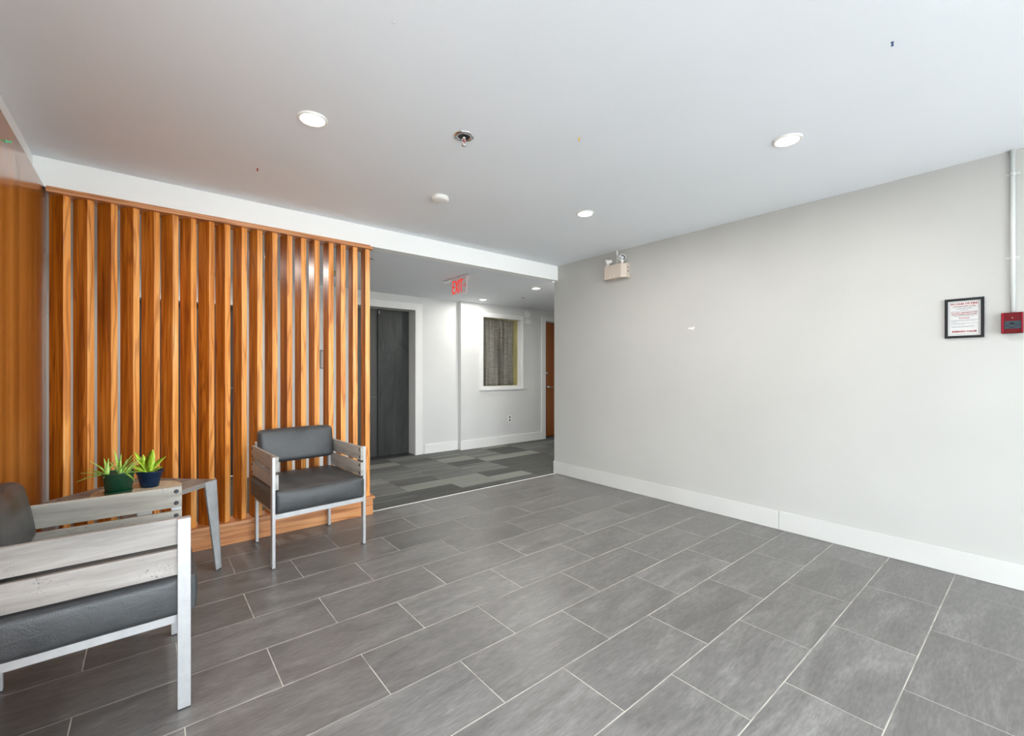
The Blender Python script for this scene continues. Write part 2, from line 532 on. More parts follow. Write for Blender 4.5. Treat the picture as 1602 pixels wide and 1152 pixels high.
# rounded casing at the elevator's right edge and a thin line over it
bm = bmesh.new()
prism(bm, [(2.915, EY), (2.917, EY - .006), (2.925, EY - .011), (2.955, EY - .012), (3.0, EY - .006), (3.03, EY)], 0, 2.10)
struct('trim_2', bm, M_trim, 'rounded white casing up the right edge of the elevator opening', cat='trim')
struct('trim_3', B(2.0, EY - .008, 2.055, 3.03, EY, 2.15, bev=.003), M_trim, 'white casing over the elevator opening', cat='trim')

# window wall, Y 5.62, standing a little proud
WY = 5.62
bm = bmesh.new()
box(bm, 3.632, WY, 0, 4.028, WY + .20, HC)
box(bm, 4.028, WY, 0, 4.810, WY + .20, .945)
box(bm, 4.028, WY, 2.050, 4.810, WY + .20, HC)
box(bm, 4.810, WY, 0, 5.36, WY + .20, HC)
box(bm, 5.36, WY, 2.08, 6.28, WY + .20, HC)
box(bm, 6.28, WY, 0, HX1, WY + .20, HC)
struct('wall_far', bm, M_hall, 'white hallway wall with the curtained window and power outlet')
struct('wall_far', B(3.6, 6.0, 0, HX1, 6.08, HC), M_hall, 'wall behind the hallway window and door')

# back (street) wall behind the camera with glazing
bm = bmesh.new()
y0, y1 = BACK_Y - .14, BACK_Y
xs = [-.62] + [c for p in WIN for c in p] + [XR + .13]
for i in range(0, len(xs), 2): box(bm, xs[i], y0, 0, xs[i+1], y1, CEIL)
for a, b in WIN:
    box(bm, a, y0, 0, b, y1, .1); box(bm, a, y0, 2.25, b, y1, CEIL)
struct('wall_back', bm, M_wall, 'street-side wall behind the camera with its glazed openings')
for i, (a, b) in enumerate(WIN):
    bm = bmesh.new(); t = .035
    box(bm, a, y0 + .04, .1, a + t, y0 + .10, 2.25); box(bm, b - t, y0 + .04, .1, b, y0 + .10, 2.25)
    box(bm, a + t, y0 + .04, .1, b - t, y0 + .10, .1 + t); box(bm, a + t, y0 + .04, 2.25 - t, b - t, y0 + .10, 2.25)
    if b - a > 1.5: box(bm, (a+b)/2 - .025, y0 + .04, .1 + t, (a+b)/2 + .025, y0 + .10, 2.25 - t)
    struct('window_%d' % (i + 2), bm, M_black, 'street window frame %s behind the camera' % ('wide' if i == 0 else 'narrow'), cat='window')
struct('ground', B(-14, -14, -.2, 12, BACK_Y - .16, -.05), M_conc, 'street pavement outside the lobby windows', cat='ground')

struct('ground', B(-14, BACK_Y - .16, -.2, -.64, 1.4, -.05), mat('asphalt', (.12, .12, .125), .9), 'pavement outside the glazed entrance', cat='ground')
bm = bmesh.new()
for q in ((SIDE[0], SIDE[0] + .04), (SIDE[1] - .04, SIDE[1])): box(bm, -.59, q[0], .10, -.54, q[1], 2.25)
struct('window_4', bm, M_black, 'frame of the glazed entrance in the left wall, beside the camera', cat='window')

# baseboards
bb = struct('baseboard_right', B(XR - .004, BACK_Y, 0, XR, 3.691, .138), M_base, 'white baseboard along the right lobby wall', cat='baseboard')
for a, b in ((-2.6, -1.115), (-1.112, 1.288), (1.291, 3.700)):
    obj('board', B(XR - .014, a, .001, XR - .002, b, .140, bev=.0018), M_base, bb)
obj('board', B(XR - .014, 3.687, .001, XR + .6, 3.700, .140, bev=.0018), M_base, bb)
b2 = struct('baseboard_far', B(3.06, EY - .012, 0, 3.62, EY, .135, bev=.002), M_trim, 'low white baseboard beside the elevator', cat='baseboard')
b3 = struct('baseboard_far', B(3.622, WY - .013, 0, 5.285, WY, .135, bev=.002), M_trim, 'white baseboard under the hallway window', cat='baseboard')
struct('baseboard_far', B(.88, EY - .012, 0, 2.05, EY, .135, bev=.002), M_trim, 'white baseboard behind the slat screen', cat='baseboard')

# ------------------------------------------------------------------ elevator
ev = thing('door_1', 'black elevator doors with faint scratches in the hallway wall', 'elevator', (2.49, EY + .2, 0), kind='structure')
def at(parent, bm):
    """shift a world-space mesh into its parent's frame"""
    inv = Matrix.Rotation(-parent.rotation_euler.z, 4, 'Z') @ Matrix.Translation(-parent.location)
    bmesh.ops.transform(bm, matrix=inv, verts=bm.verts)
    return bm
obj('door_panel', at(ev, B(2.03, EY + .225, .008, 2.47, EY + .25, 2.10, bev=.002)), M_elev2, ev)['label'] = 'grey brushed rear elevator leaf'
p = obj('door_panel', at(ev, B(2.452, EY + .195, .008, 2.95, EY + .220, 2.10, bev=.002)), M_elev, ev)
bm = bmesh.new()
for pl in [[(2.70, 1.50), (2.715, 1.56), (2.722, 1.60)], [(2.62, 1.60), (2.64, 1.53), (2.66, 1.50)], [(2.73, 1.56), (2.78, 1.53), (2.82, 1.50), (2.845, 1.46), (2.85, 1.43)],
           [(2.52, 1.60), (2.525, 1.48)], [(2.60, 1.36), (2.61, 1.42)]]:
    for (xa, za), (xb, zb) in zip(pl, pl[1:]):
        hexa(bm, [(xa-.0015, EY+.1945, za), (xa+.0015, EY+.1945, za), (xa+.0015, EY+.196, za), (xa-.0015, EY+.196, za)],
                 [(xb-.0015, EY+.1945, zb), (xb+.0015, EY+.1945, zb), (xb+.0015, EY+.196, zb), (xb-.0015, EY+.196, zb)])
obj('scratches', at(ev, bm), M_scratch, p)
obj('panel_joint', at(ev, B(2.05, EY + .2235, .828, 2.45, EY + .2255, .833)), M_scratch, ev)
obj('roller_guide', at(ev, B(2.462, EY + .188, 1.99, 2.472, EY + .196, 2.03)), M_metal, ev)
obj('sill', at(ev, B(2.07, EY + .02, .0, 2.915, EY + .25, .006)), M_bolt, ev)
obj('rear_panel', at(ev, B(1.9, EY + .255, 0, 3.1, EY + .27, 2.15)), M_rubber, ev)

# ------------------------------------------------------------------ door 3 (dark, seen through the slats)
d3 = thing('door_3', 'dark hallway door glimpsed between the slats', 'door', (.37, EY + .16, 0), kind='structure')
obj('door_slab', at(d3, B(-.09, EY + .16, .01, .80, EY + .20, 1.92, bev=.002)), M_darkdoor, d3)
bm = bmesh.new()
box(bm, .79, EY - .012, 0, .85, EY + .2, 1.97); box(bm, -.13, EY - .012, 0, -.09, EY + .2, 1.97); box(bm, -.09, EY - .012, 1.92, .79, EY + .2, 1.97)
obj('door_frame', at(d3, bm), M_trim, d3)
hd = bmesh.new(); rod(hd, (.73, EY + .16, 1.0), (.73, EY + .10, 1.0), .012); rod(hd, (.74, EY + .105, 1.0), (.62, EY + .105, 1.0), .009)
obj('lever_handle', at(d3, hd), M_chrome, d3, True)

# ------------------------------------------------------------------ door 2, wood
d2 = thing('door_2', 'brown wood-veneer door at the far right end of the hallway wall', 'door', (5.82, WY + .18, 0), kind='structure')
obj('door_slab', at(d2, B(5.40, WY + .16, .012, 6.25, WY + .20, 2.07, bev=.002)), M_door, d2)
bm = bmesh.new()
for x0, x1, z0, z1 in ((5.36, 5.40, 0, 2.08), (6.25, 6.28, 0, 2.08), (5.40, 6.25, 2.07, 2.08)):
    box(bm, x0, WY + .0, z0, x1, WY + .2, z1)
for x0, x1, z0, z1 in ((5.285, 5.362, 0, 2.15), (6.278, 6.355, 0, 2.15), (5.362, 6.278, 2.076, 2.15)):
    box(bm, x0, WY - .016, z0, x1, WY, z1, bev=.004)
obj('door_frame', at(d2, bm), M_trim, d2)
lv = bmesh.new()
lathe(lv, [(0, 0), (.028, 0), (.028, .008), (.012, .012), (.012, .045), (0, .045)], 20, M=Matrix.Translation((5.60, WY + .16, .90)) @ Matrix.Rotation(R(90), 4, 'X'))
rod(lv, (5.60, WY + .118, .90), (5.72, WY + .118, .90), .009)
obj('lever_handle', at(d2, lv), M_chrome, d2, True)
lv = bmesh.new()
lathe(lv, [(0, 0), (.026, 0), (.024, .014), (0, .016)], 20, M=Matrix.Translation((5.575, WY + .16, 1.15)) @ Matrix.Rotation(R(90), 4, 'X'))
obj('deadbolt', at(d2, lv), M_chrome, d2, True)

# ------------------------------------------------------------------ hallway window + curtain
wi = thing('window_1', 'interior hallway window in a white moulded frame with a grey curtain behind', 'window', (4.39, WY, .88), kind='structure')
x0, x1, z0, z1 = 3.965, 4.872, .882, 2.112
t = .070
bm = bmesh.new()
def fr(bm, a0, a1, c0, c1, t, ya, yb, bev):
    # mitred frame bars
    def bar(p):
        hexa(bm, [(x, ya, z) for x, z in p], [(x, yb, z) for x, z in p])
    bar([(a0, c0), (a1, c0), (a1-t, c0+t), (a0+t, c0+t)])
    bar([(a0, c1), (a0+t, c1-t), (a1-t, c1-t), (a1, c1)])
    bar([(a0, c0), (a0+t, c0+t), (a0+t, c1-t), (a0, c1)])
    bar([(a1, c0), (a1, c1), (a1-t, c1-t), (a1-t, c0+t)])
fr(bm, x0, x1, z0, z1, t, WY - .016, WY + .002, 0)
fr(bm, x0 + .008, x1 - .008, z0 + .008, z1 - .008, .03, WY - .024, WY - .014, 0)
obj('frame', at(wi, bm), M_trim, wi)
bm = bmesh.new()
fr(bm, 4.028, 4.810, .945, 2.05, .008, WY + .065, WY + .20, 0)
obj('reveal', at(wi, bm), M_reveal, wi)
bm = bmesh.new()
fr(bm, 4.028, 4.810, .945, 2.05, .008, WY, WY + .065, 0)
obj('jamb_lining', at(wi, bm), M_trim, wi)
obj('pane', at(wi, B(4.037, WY + .066, .954, 4.801, WY + .072, 2.041)), M_glass, wi)
bm = bmesh.new()
nx, nz = 110, 26
gr = []
for i in range(nx+1):
    x = 4.045 + .745*i/nx
    col_ = []
    for j in range(nz+1):
        z = .955 + 1.085*j/nz
        a = 2*math.pi*(i/nx)*7.5 + .5*math.sin(3*z) + .8*math.sin(i*.11)
        y = WY + .150 +   .034*math.sin(a)*(1 - .35*j/nz) + .008*math.sin(2.3*a + z)
        col_.append(bm.verts.new((x - .04*0, y, z)))
    gr.append(col_)
for i in range(nx):
    for j in range(nz):
        bm.faces.new([gr[i][j], gr[i+1][j], gr[i+1][j+1], gr[i][j+1]])
ct = obj('curtain', bm, M_curt, smooth=True)
sol = ct.modifiers.new('thickness', 'SOLIDIFY'); sol.thickness = .003
tag(ct, 'grey-beige streaked curtain hanging behind the hallway window', 'curtain')

# ------------------------------------------------------------------ wood wall panel (left)
wp = obj('wall_panel', B(-.506, SIDE[1] + .02, .10, XL, 3.70, 2.252, bev=.001), M_panel)
tag(wp, 'glossy brown wood-veneer panelling on the left wall', 'wall panel')
struct('baseboard_left', B(-.506, SIDE[1] + .02, 0, XL - .004, 3.70, .10), M_rail, 'wooden plinth under the left wall panelling', cat='baseboard')

# ------------------------------------------------------------------ slat screen
sc = thing('slat_screen', 'orange-brown wooden screen of upright slats that turn step by step, on a low plinth', 'room divider', (.5, 3.66, 0))
obj('plinth', at(sc, B(XL + .002, 3.588, 0, 1.448, 3.72, .130, bev=.001)), M_rail, sc)
obj('plinth_cap', at(sc, B(XL + .002, 3.576, .130, 1.462, 3.733, .151, bev=.002)), M_rail, sc)
obj('top_rail', at(sc, B(XL + .012, 3.583, 2.212, 1.447, 3.733, 2.234, bev=.002)), M_rail, sc)
obj('top_plate', at(sc, B(XL + .012, 3.602, 2.234, 1.432, 3.72, 2.249, bev=.001)), M_rail, sc)
SLAT_X = [-.381, -.280, -.176, -.074, .026, .120, .216, .316, .406, .505, .601, .698, .797, .894, .990, 1.096, 1.190, 1.287, 1.390]
SLAT_A = [43, 44.5, 44, 41.5, 41, 38, 35, 36, 30, 26.5, 24, 20.5, 17, 13.5, 10.5, 8.5, 4, 2, 1]      # the slats turn step by step
sm = None
for xc, an in zip(SLAT_X, SLAT_A):
    if sm is None:
        bm = bmesh.new()
        prism(bm, [(0, 0), (.040, 0), (.040, .0975), (0, .0975)], .151, 2.212)
        es = [e_ for e_ in bm.edges if abs(e_.verts[0].co.z - e_.verts[1].co.z) > 1]
        bmesh.ops.bevel(bm, geom=es, offset=.0025, segments=2, profile=.5, affect='EDGES')
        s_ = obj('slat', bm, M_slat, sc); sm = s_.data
        sm.materials.append(M_slat_lit)
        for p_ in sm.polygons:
            if abs(p_.normal.y) > .6: p_.material_index = 1        # narrow sides painted paler, window light put into their colour
    else:
        s_ = obj('slat', sm, None, sc)
    s_.location = (xc - .5, 3.607 - 3.66, 0)
    s_.rotation_euler = (0, 0, R(an))

# ------------------------------------------------------------------ armchair
bolt_mesh = [None]
def make_chair(label, loc, rotz):
    W, D, H = .588, .575, .675
    t = thing('armchair', label, 'chair', loc, rotz, 'lobby armchairs')
    TW, TD = .018, .038
    for i, (x, y) in enumerate(((0, 0), (W - TW, 0), (.036, D - TD), (W - .054, D - TD))):
        lg = obj('leg', B(x, y, .004, x + TW, y + TD, H if i < 2 else .70, bev=.0015), M_metal, t)
        obj('foot_pad', B(x + .001, y + .001, 0, x + TW - .001, y + TD - .001, .005), M_rubber, lg)
    obj('front_rail', B(TW, .002, .297, W - TW, .024, .327, bev=.0015), M_metal, t)
    for x in (.036, W - .054):
        obj('side_rail', B(x, .024, .297, x + TW, D - TD, .334, bev=.0015), M_metal, t)
    obj('rear_rail', B(.054, D - .030, .297, W - .054, D - .008, .327, bev=.0015), M_metal, t)
    for x in (TW, W - TW - .018):
        for z0, z1 in ((.583, .675), (.475, .567)):
            bd = obj('arm_board', B(x, 0, z0, x + .018, D, z1, bev=.002), M_board, t)
            inner = x + .018 if x < .3 else x
            sg = 1 if x < .3 else -1
            for y in (.020, D - .019):
                for z in (z0 + .020, z1 - .020):
                    if y > .3: ox = x if x < .3 else x + .018; s2 = -sg
                    else: ox = inner; s2 = sg
                    if bolt_mesh[0] is None:
                        bm = lathe(bmesh.new(), [(.0, .0005), (.003, .0005), (.003, .003), (.0075, .003), (.0095, .0), (.0095, -.001)], 14)
                        bo = obj('bolt', bm, M_bolt, bd, True); bolt_mesh[0] = bo.data
                    else:
                        bo = obj('bolt', bolt_mesh[0], None, bd)
                    bo.location = (ox, y, z); bo.rotation_euler = (0, R(90*s2), 0)
    # seat cushion: thick, crowned, bulging in front between the legs
    def seatfn(p, u):
        p = p.copy()
        mid = (1 - u.x*u.x)*(1 - u.y*u.y)
        if u.z > 0: p.z += .010*mid*u.z
        fx = (1 - u.x**4)*(1 - u.z*u.z)
        if u.y < 0: p.y += -.014*fx*(-u.y)
        sx = (1 - u.y**4)*(1 - u.z*u.z)
        p.x += .007*sx*u.x
        # held between the front legs
        if p.y < .045:
            lim = .0195
            p.x = max(lim, min(W - lim, p.x))
        p.z += .0015*noise.noise(Vector((p.x*9, p.y*9, p.z*9 + loc[0])))
        return p
    cu = obj('seat_cushion', pillow(.008, -.016, .330, W - .008, D - .002, .467, .022, 16, seatfn), M_leather, t, True)
    bm = bmesh.new()
    z = .4475
    for xx, s in ((.0055, -1), (W - .0055, 1)):
        y = .055
        while y < D - .03:
            uy_ = (y - (D-.018)/2)/((D+.014)/2)
            off = .0072*(1 - uy_**4)*(1-.5)
            xo = xx + s*(off - .0035)
            box(bm, xo - .0012, y, z - .0014, xo + .0012, y + .0040, z + .0014)
            y += .0068
    o = obj('stitching', bm, M_seam, cu); o['kind'] = 'stuff'
    # backrest: leaning lozenge pad between the arms
    def backfn(p, u):
        p = p.copy()
        zz = (p.z - .553)/.234
        p.y += .040*zz
        p.y += -.010*(1 - u.x**4)*(1 - u.z*u.z)*(1 if u.y < 0 else -.3)
        p.z += -.006*abs(u.x)**3*u.z
        p.z += .0018*noise.noise(Vector((p.x*12, p.y*12, p.z*10 + loc[0])))
        p.y += .0016*noise.noise(Vector((p.x*14, 3 + p.z*12, loc[1])))
        return p
    obj('backrest', pillow(.040, .446, .553, W - .040, .530, .787, .030, 16, backfn), M_leather, t, True)
    bm = bmesh.new()
    box(bm, .054, .535, .58, W - .054, .548, .615)
    obj('back_bar', bm, M_metal, t)
    return t
c1_ = make_chair('black leather armchair with grey board arms cropped at the left edge, nearest the camera', (.116, 1.945, 0), R(90))
c2_ = make_chair('black leather armchair with grey board arms standing against the slat screen', (.573, 2.963, 0), R(3.6))

# ------------------------------------------------------------------ corner table
TC = Vector((-.045, 3.182, 0)); TH = .545; HR = .36
tb = thing('side_table', 'low square grey table turned on its corner, holding two small potted plants', 'table', TC, 0)
bm = bmesh.new()
c_ = .006
pts = []
for k in range(4):
    a = R(90*k)
    for s in (-1, 1):
        pts.append((HR*math.cos(a) - s*c_*math.sin(a) - c_*math.cos(a), HR*math.sin(a) + s*c_*math.cos(a) - c_*math.sin(a)))
prism(bm, pts, TH - .022, TH)
bmesh.ops.rotate(bm, verts=bm.verts, cent=(0, 0, 0), matrix=Matrix.Rotation(R(-45), 3, 'Z'))
bmesh.ops.bevel(bm, geom=[e_ for e_ in bm.edges if all(v.co.z > TH - .001 for v in e_.verts)], offset=.0015, segments=1, affect='EDGES')
top = obj('table_top', bm, M_top, tb, rotz=R(45))
bm = lathe(bmesh.new(), [(0, TH - .002), (.192, TH - .002), (.192, TH + .0008), (.190, TH + .0012), (0, TH + .0012)], 64)
obj('round_inlay', bm, M_disc, tb)['label'] = 'tan mottled round inlay in the grey top'
scm = None
for k in range(4):
    for rr, a in ((.305, 90*k), (.230, 90*k + 45)):
        if scm is None:
            o = obj('screw', lathe(bmesh.new(), [(0, .0004), (.003, .0004), (.0035, .0012), (.008, .0012), (.0095, 0)], 14), M_bolt, tb, True); scm = o.data
        else: o = obj('screw', scm, None, tb)
        o.location = (rr*math.cos(R(a)), rr*math.sin(R(a)), TH)
for k in range(4):
    a = R(90*k)
    d = Vector((math.cos(a), math.sin(a), 0))
    ct_, cb_ = d*(HR + .001), d*(HR + .026)
    bm = bmesh.new()
    for s in (-1, 1):
        e_ = Vector((-math.cos(a) - s*math.sin(a)*-1, -math.sin(a) + s*math.cos(a)*-1, 0)).normalized()
        nrm = Vector((e_.y, -e_.x, 0)) if Vector((e_.y, -e_.x, 0)).dot(-d) > 0 else Vector((-e_.y, e_.x, 0))
        th = nrm*.005
        wt, wb = .088, .040
        zt, zb = Vector((0, 0, TH - .0005)), Vector((0, 0, .008))
        hexa(bm, [ct_ + zt, ct_ + e_*wt + zt, ct_ + e_*wt + th + zt, ct_ + th + zt],
                 [cb_ + zb, cb_ + e_*wb + zb, cb_ + e_*wb + th + zb, cb_ + th + zb])
    lg = obj('leg', bm, M_steel, tb)
    bm = bmesh.new()
    lathe(bm, [(0, 0), (.007, 0), (.007, .012), (0, .012)], 12, M=Matrix.Translation(cb_ - d*.010))
    obj('foot_pad', bm, M_rubber, lg)
# steel angle frame under the top
bm = bmesh.new()
for k in range(4):
    a0, a1 = R(90*k), R(90*k + 90)
    p0 = Vector((math.cos(a0), math.sin(a0), 0))*(HR - .012); p1 = Vector((math.cos(a1), math.sin(a1), 0))*(HR - .012)
    n_ = -(p0 + p1).normalized()*.03
    hexa(bm, [p0 + Vector((0, 0, TH - .027)), p1 + Vector((0, 0, TH - .027)), p1 + n_ + Vector((0, 0, TH - .027)), p0 + n_ + Vector((0, 0, TH - .027))],
             [p0 + Vector((0, 0, TH - .022)), p1 + Vector((0, 0, TH - .022)), p1 + n_ + Vector((0, 0, TH - .022)), p0 + n_ + Vector((0, 0, TH - .022))])
obj('under_frame', bm, M_steel, tb)

# ------------------------------------------------------------------ plants
def leaf(base, az, el, length, width, bend=.0, fold=.25, n=10, twist=0, shape='blade', thick=.0012):
    """one leaf as a solid: a curved midrib with a folded blade"""
    bm = bmesh.new()
    p = Vector(base); th = el
    pts, tans = [], []
    for i in range(n+1):
        pts.append(p.copy())
        d = Vector((math.cos(az)*math.cos(th), math.sin(az)*math.cos(th), math.sin(th)))
        tans.append(d)
        p = p + d*(length/n); th -= bend/n
    side0 = Vector((-math.sin(az), math.cos(az), 0))
    rows_ = []
    for i, (q, d) in enumerate(zip(pts, tans)):
        t = i/n
        if shape == 'blade': wv = width*(1 - t)**.75*(1 if t > .12 else .75 + t*2)
        else: wv = width*max(.02, math.sin(math.pi*min(1, (t*.93 + .07)))**.75)*(1.0 if t < .5 else 1.0)
        up = side0.cross(d).normalized() * -1
        ca, sa = math.cos(twist), math.sin(twist)
        side = side0*ca + up*sa
        nr = d.cross(side).normalized()
        if i == n: wv = width*.03
        f_ = wv*fold
        rows_.append([bm.verts.new(v) for v in (q - side*wv/2 + nr*f_, q, q + side*wv/2 + nr*f_, q - nr*thick*1.6)])
    for a, b in zip(rows_, rows_[1:]):
        for i0, i1 in ((0, 1), (1, 2), (2, 3), (3, 0)):
            bm.faces.new([a[i0], a[i1], b[i1], b[i0]])
    bm.faces.new(rows_[0]); bm.faces.new(rows_[-1][::-1])
    return bm

# camera-facing plan directions: right in the picture ~ (0.772,-0.636), towards the camera ~ (-0.636,-0.772)
PR = math.atan2(-.636, .772)      # azimuth that reads as "to the right"
gx, gy = -.124, 3.135
gp = thing('potted_plant', 'spiky bright green plant in a dark green pot on the corner table', 'plant', (gx, gy, TH + .0012), 0, 'plants on the corner table')
bm = lathe(bmesh.new(), [(0, .012), (.054, .012), (.0645, .112), (.0670, .113), (.0670, .117), (.063, .117), (.0625, .095), (0, .095)], 40)
obj('pot', bm, M_gpot, gp, True)
bm = lathe(bmesh.new(), [(0, 0), (.054, 0), (.0585, .016), (.0605, .0175), (.057, .019), (.052, .006), (0, .006)], 40)
obj('saucer', bm, M_gpot, gp, True)
bm = bmesh.new()
lathe(bm, [(0, .104), (.035, .106), (.0625, .103), (.0625, .094), (0, .094)], 30)
for v_ in bm.verts: v_.co.z += random.uniform(-.003, .003)
obj('soil', bm, M_soil, gp)
# rosettes: (offset right, offset towards camera, leaves as (angle from right in degrees, elevation, length, width, bend))
rt = Vector((.772, -.636, 0)); fw_ = Vector((-.636, -.772, 0))
def rosette(parent, r_off, c_off, z, leaves, m):
    base = rt*r_off + fw_*c_off + Vector((0, 0, z))
    for a, el, ln, wd, bd in leaves:
        obj('leaf', leaf(base, PR + R(a), R(el), ln*1.12, wd*1.45, R(bd), .28), m, parent, True)
rosette(gp, -.040, .022, .104, [
    (182, 52, .105, .013, 30), (200, 14, .100, .012, 10), (176, 12, .095, .012, -8), (215, 4, .108, .013, 30),
    (150, 70, .085, .014, 15), (120, 78, .080, .015, 10), (300, 10, .060, .013, 30), (250, 30, .05, .012, 60), (190, 28, .09, .010, 20), (95, 62, .075, .013, 20)], M_aloe)
rosette(gp, .000, -.004, .104, [
    (160, 74, .120, .015, 8), (110, 80, .095, .016, 6), (30, 66, .100, .013, 12), (60, 60, .090, .013, 20),
    (200, 62, .070, .013, 10), (330, 55, .060, .012, 15), (10, 50, .080, .011, 20)], M_aloe)
rosette(gp, .022, .012, .104, [
    (85, 70, .075, .012, 12), (50, 58, .080, .010, 16), (20, 45, .075, .010, 10), (130, 72, .065, .012, 8), (0, 30, .055, .011, 20)], M_aloe)
rosette(gp, .052, .022, .110, [
    (15, 38, .075, .013, -12), (345, -8, .070, .011, 40), (60, 60, .080, .012, 20), (35, 52, .095, .012, 5),
    (120, 50, .05, .012, 30), (355, 22, .060, .012, 30)], M_aloe)

bx, by = .004, 3.215
bp = thing('potted_plant', 'broad-leaved variegated plant in a flared dark blue pot on the corner table', 'plant', (bx, by, TH + .0012), R(-38), 'plants on the corner table')
bm = lathe(bmesh.new(), [(0, 0), (.036, 0), (.041, .003), (.050, .045), (.060, .080), (.068, .086), (.068, .091), (.061, .091), (.055, .078), (0, .076)], 44, sx=1.05, sy=.86)
obj('pot', bm, M_bpot, bp, True)
bm = bmesh.new()
lathe(bm, [(0, .082), (.03, .084), (.055, .080), (.053, .070), (0, .070)], 30, sx=1.05, sy=.86)
for v_ in bm.verts: v_.co.z += random.uniform(-.003, .003)
obj('soil', bm, M_soil, bp)
# leaves: angles from the pot's own +x, which points to the right in the picture
for a, el, ln, wd, bd, tw, off, c_ in [
        (80, 84, .128, .056, 4, 8, .002, 0), (35, 58, .105, .044, 14, 25, .010, -.004), (20, 30, .055, .030, 0, 20, .012, .0),
        (172, 32, .095, .040, 22, -15, -.010, -.010), (163, 46, .150, .030, -4, 5, -.012, .0), (142, 62, .110, .026, 4, 0, -.020, .0),
        (195, 18, .085, .034, 26, 0, -.008, -.012), (118, 52, .110, .022, 3, 0, -.016, .0), (240, 30, .06, .024, 34, 0, -.004, -.010),
        (185, 56, .105, .024, 10, 0, -.014, .004), (150, 74, .080, .028, 6, 0, -.006, .006)]:
    obj('leaf', leaf((off, c_, .080), R(a), R(el), ln, wd, R(bd), .16, shape='oval', twist=R(tw), n=12), M_vari, bp, True)

# ------------------------------------------------------------------ ceiling fittings
def downlight(x, y, z, label, watts, r=.068):
    t = thing('downlight', label, 'ceiling light', (x, y, z), 0, 'recessed ceiling lights')
    bm = lathe(bmesh.new(), [(r*.80, .0), (r*.80, -.006), (r*.88, -.0095), (r, -.006), (r, 0)], 40)
    obj('trim_ring', bm, M_white, t, True)
    bm = lathe(bmesh.new(), [(0, -.0065), (r*.80, -.0055), (r*.80, -.001), (0, -.001)], 40)
    obj('diffuser', bm, M_lamp, t, True)
    d = bpy.data.lights.new('lamp', 'AREA'); d.shape = 'DISK'; d.size = r*1.5
    d.energy = watts; d.color = LAMP_COL; d.spread = R(178)
    o = bpy.data.objects.new('lamp', d); COL.objects.link(o); o.parent = t; o.location = (0, 0, -.012)
    return t
downlight(.610, 2.254, CEIL, 'round recessed ceiling light above the slat screen side, at upper left', DOWN_W)
downlight(2.596, .871, CEIL, 'round recessed ceiling light near the right wall, at upper right', DOWN_W)
downlight(2.603, 2.271, CEIL, 'round recessed ceiling light nearest the emergency light unit', DOWN_W)
downlight(3.80, 5.288, HC, 'hallway ceiling light just above the curtained window', HALL_W*.5, .062)
downlight(3.806, 4.142, HC, 'hallway ceiling light beside the lobby wall corner', HALL_W, .062)

downlight(.39, 4.65, HC, 'hallway ceiling light hidden behind the slat screen', HALL_W, .062)

def sprinkler(x, y, z, label, s=1.0, deep=True):
    t = thing('sprinkler', label, 'sprinkler', (x, y, z), 0, 'ceiling sprinklers')
    bm = lathe(bmesh.new(), [(.024*s, -.001), (.026*s, -.006), (.034*s, -.007), (.040*s, -.003), (.041*s, 0)], 36)
    obj('escutcheon', bm, M_chrome, t, True)
    bm = lathe(bmesh.new(), [(0, -.0015), (.0245*s, -.0015), (.0245*s, -.0005), (0, -.0005)], 30)
    obj('recess', bm, M_rubber, t)
    bm = bmesh.new()
    rod(bm, (0, 0, -.001), (0, 0, -.012), .009, 12)
    for sx in (-1, 1):
        rod(bm, (sx*.008, 0, -.010), (sx*.010, 0, -.022), .0018, 8)
        rod(bm, (sx*.010, 0, -.022), (0, 0, -.042), .0018, 8)
    rod(bm, (0, 0, -.038), (0, 0, -.047), .0035, 10)
    fr_ = obj('frame', bm, M_chrome, t, True)
    bm = bmesh.new(); rod(bm, (0, 0, -.012), (0, 0, -.037), .0028, 10)
    obj('glass_bulb', bm, mat('red_bulb', (.45, .01, .01), .2), t, True)
    bm = lathe(bmesh.new(), [(0, -.047), (.012, -.047), (.014, -.049), (0, -.050)], 16)
    obj('deflector', bm, M_chrome, t, True)
    return t
sprinkler(1.262, 1.925, CEIL, 'chrome sprinkler with a red bulb in the middle of the lobby ceiling', 1.3)
sprinkler(4.161, 4.806, HC, 'small chrome sprinkler in the hallway ceiling between the two lights')
sprinkler(1.60, 4.035, HC, 'chrome sprinkler showing just past the right end of the slat screen')

t = thing('smoke_detector', 'round white disc-shaped detector on the lobby ceiling', 'detector', (1.575, 2.705, CEIL))
obj('base', lathe(bmesh.new(), [(0, 0), (.058, 0), (.058, -.010), (0, -.010)], 40), M_white, t, True)
obj('cover', lathe(bmesh.new(), [(.055, -.009), (.062, -.014), (.058, -.024), (.046, -.029), (0, -.030)], 40), M_white, t, True)

def pushpin(x, y, z, col, name_c, label, k=.85, axis='ceil'):
    t = thing('push_pin', label, 'push pin', (x, y, z), 0, 'push pins')
    m = mat(name_c + '_plastic', col, .3)
    prof = [(0, 0), (.006, 0), (.006, -.002), (.0035, -.004), (.0030, -.011), (.0052, -.014), (.0052, -.016), (0, -.016)]
    bm = lathe(bmesh.new(), [(a*k, b*k) for a, b in prof], 16)
    if axis == 'wall': bmesh.ops.rotate(bm, verts=bm.verts, cent=(0, 0, 0), matrix=Matrix.Rotation(R(-90), 3, 'Y'))
    obj('head', bm, m, t, True)
    return t
pushpin(2.123, .365, CEIL, (.002, .04, .14), 'blue', 'blue push pin stuck in the ceiling at upper right')
pushpin(1.735, 1.555, CEIL, (.75, .45, .03), 'yellow', 'yellow push pin stuck in the ceiling right of the sprinkler')
pushpin(.505, 3.021, CEIL, (.45, .03, .03), 'red', 'red push pin stuck in the ceiling near the bulkhead')
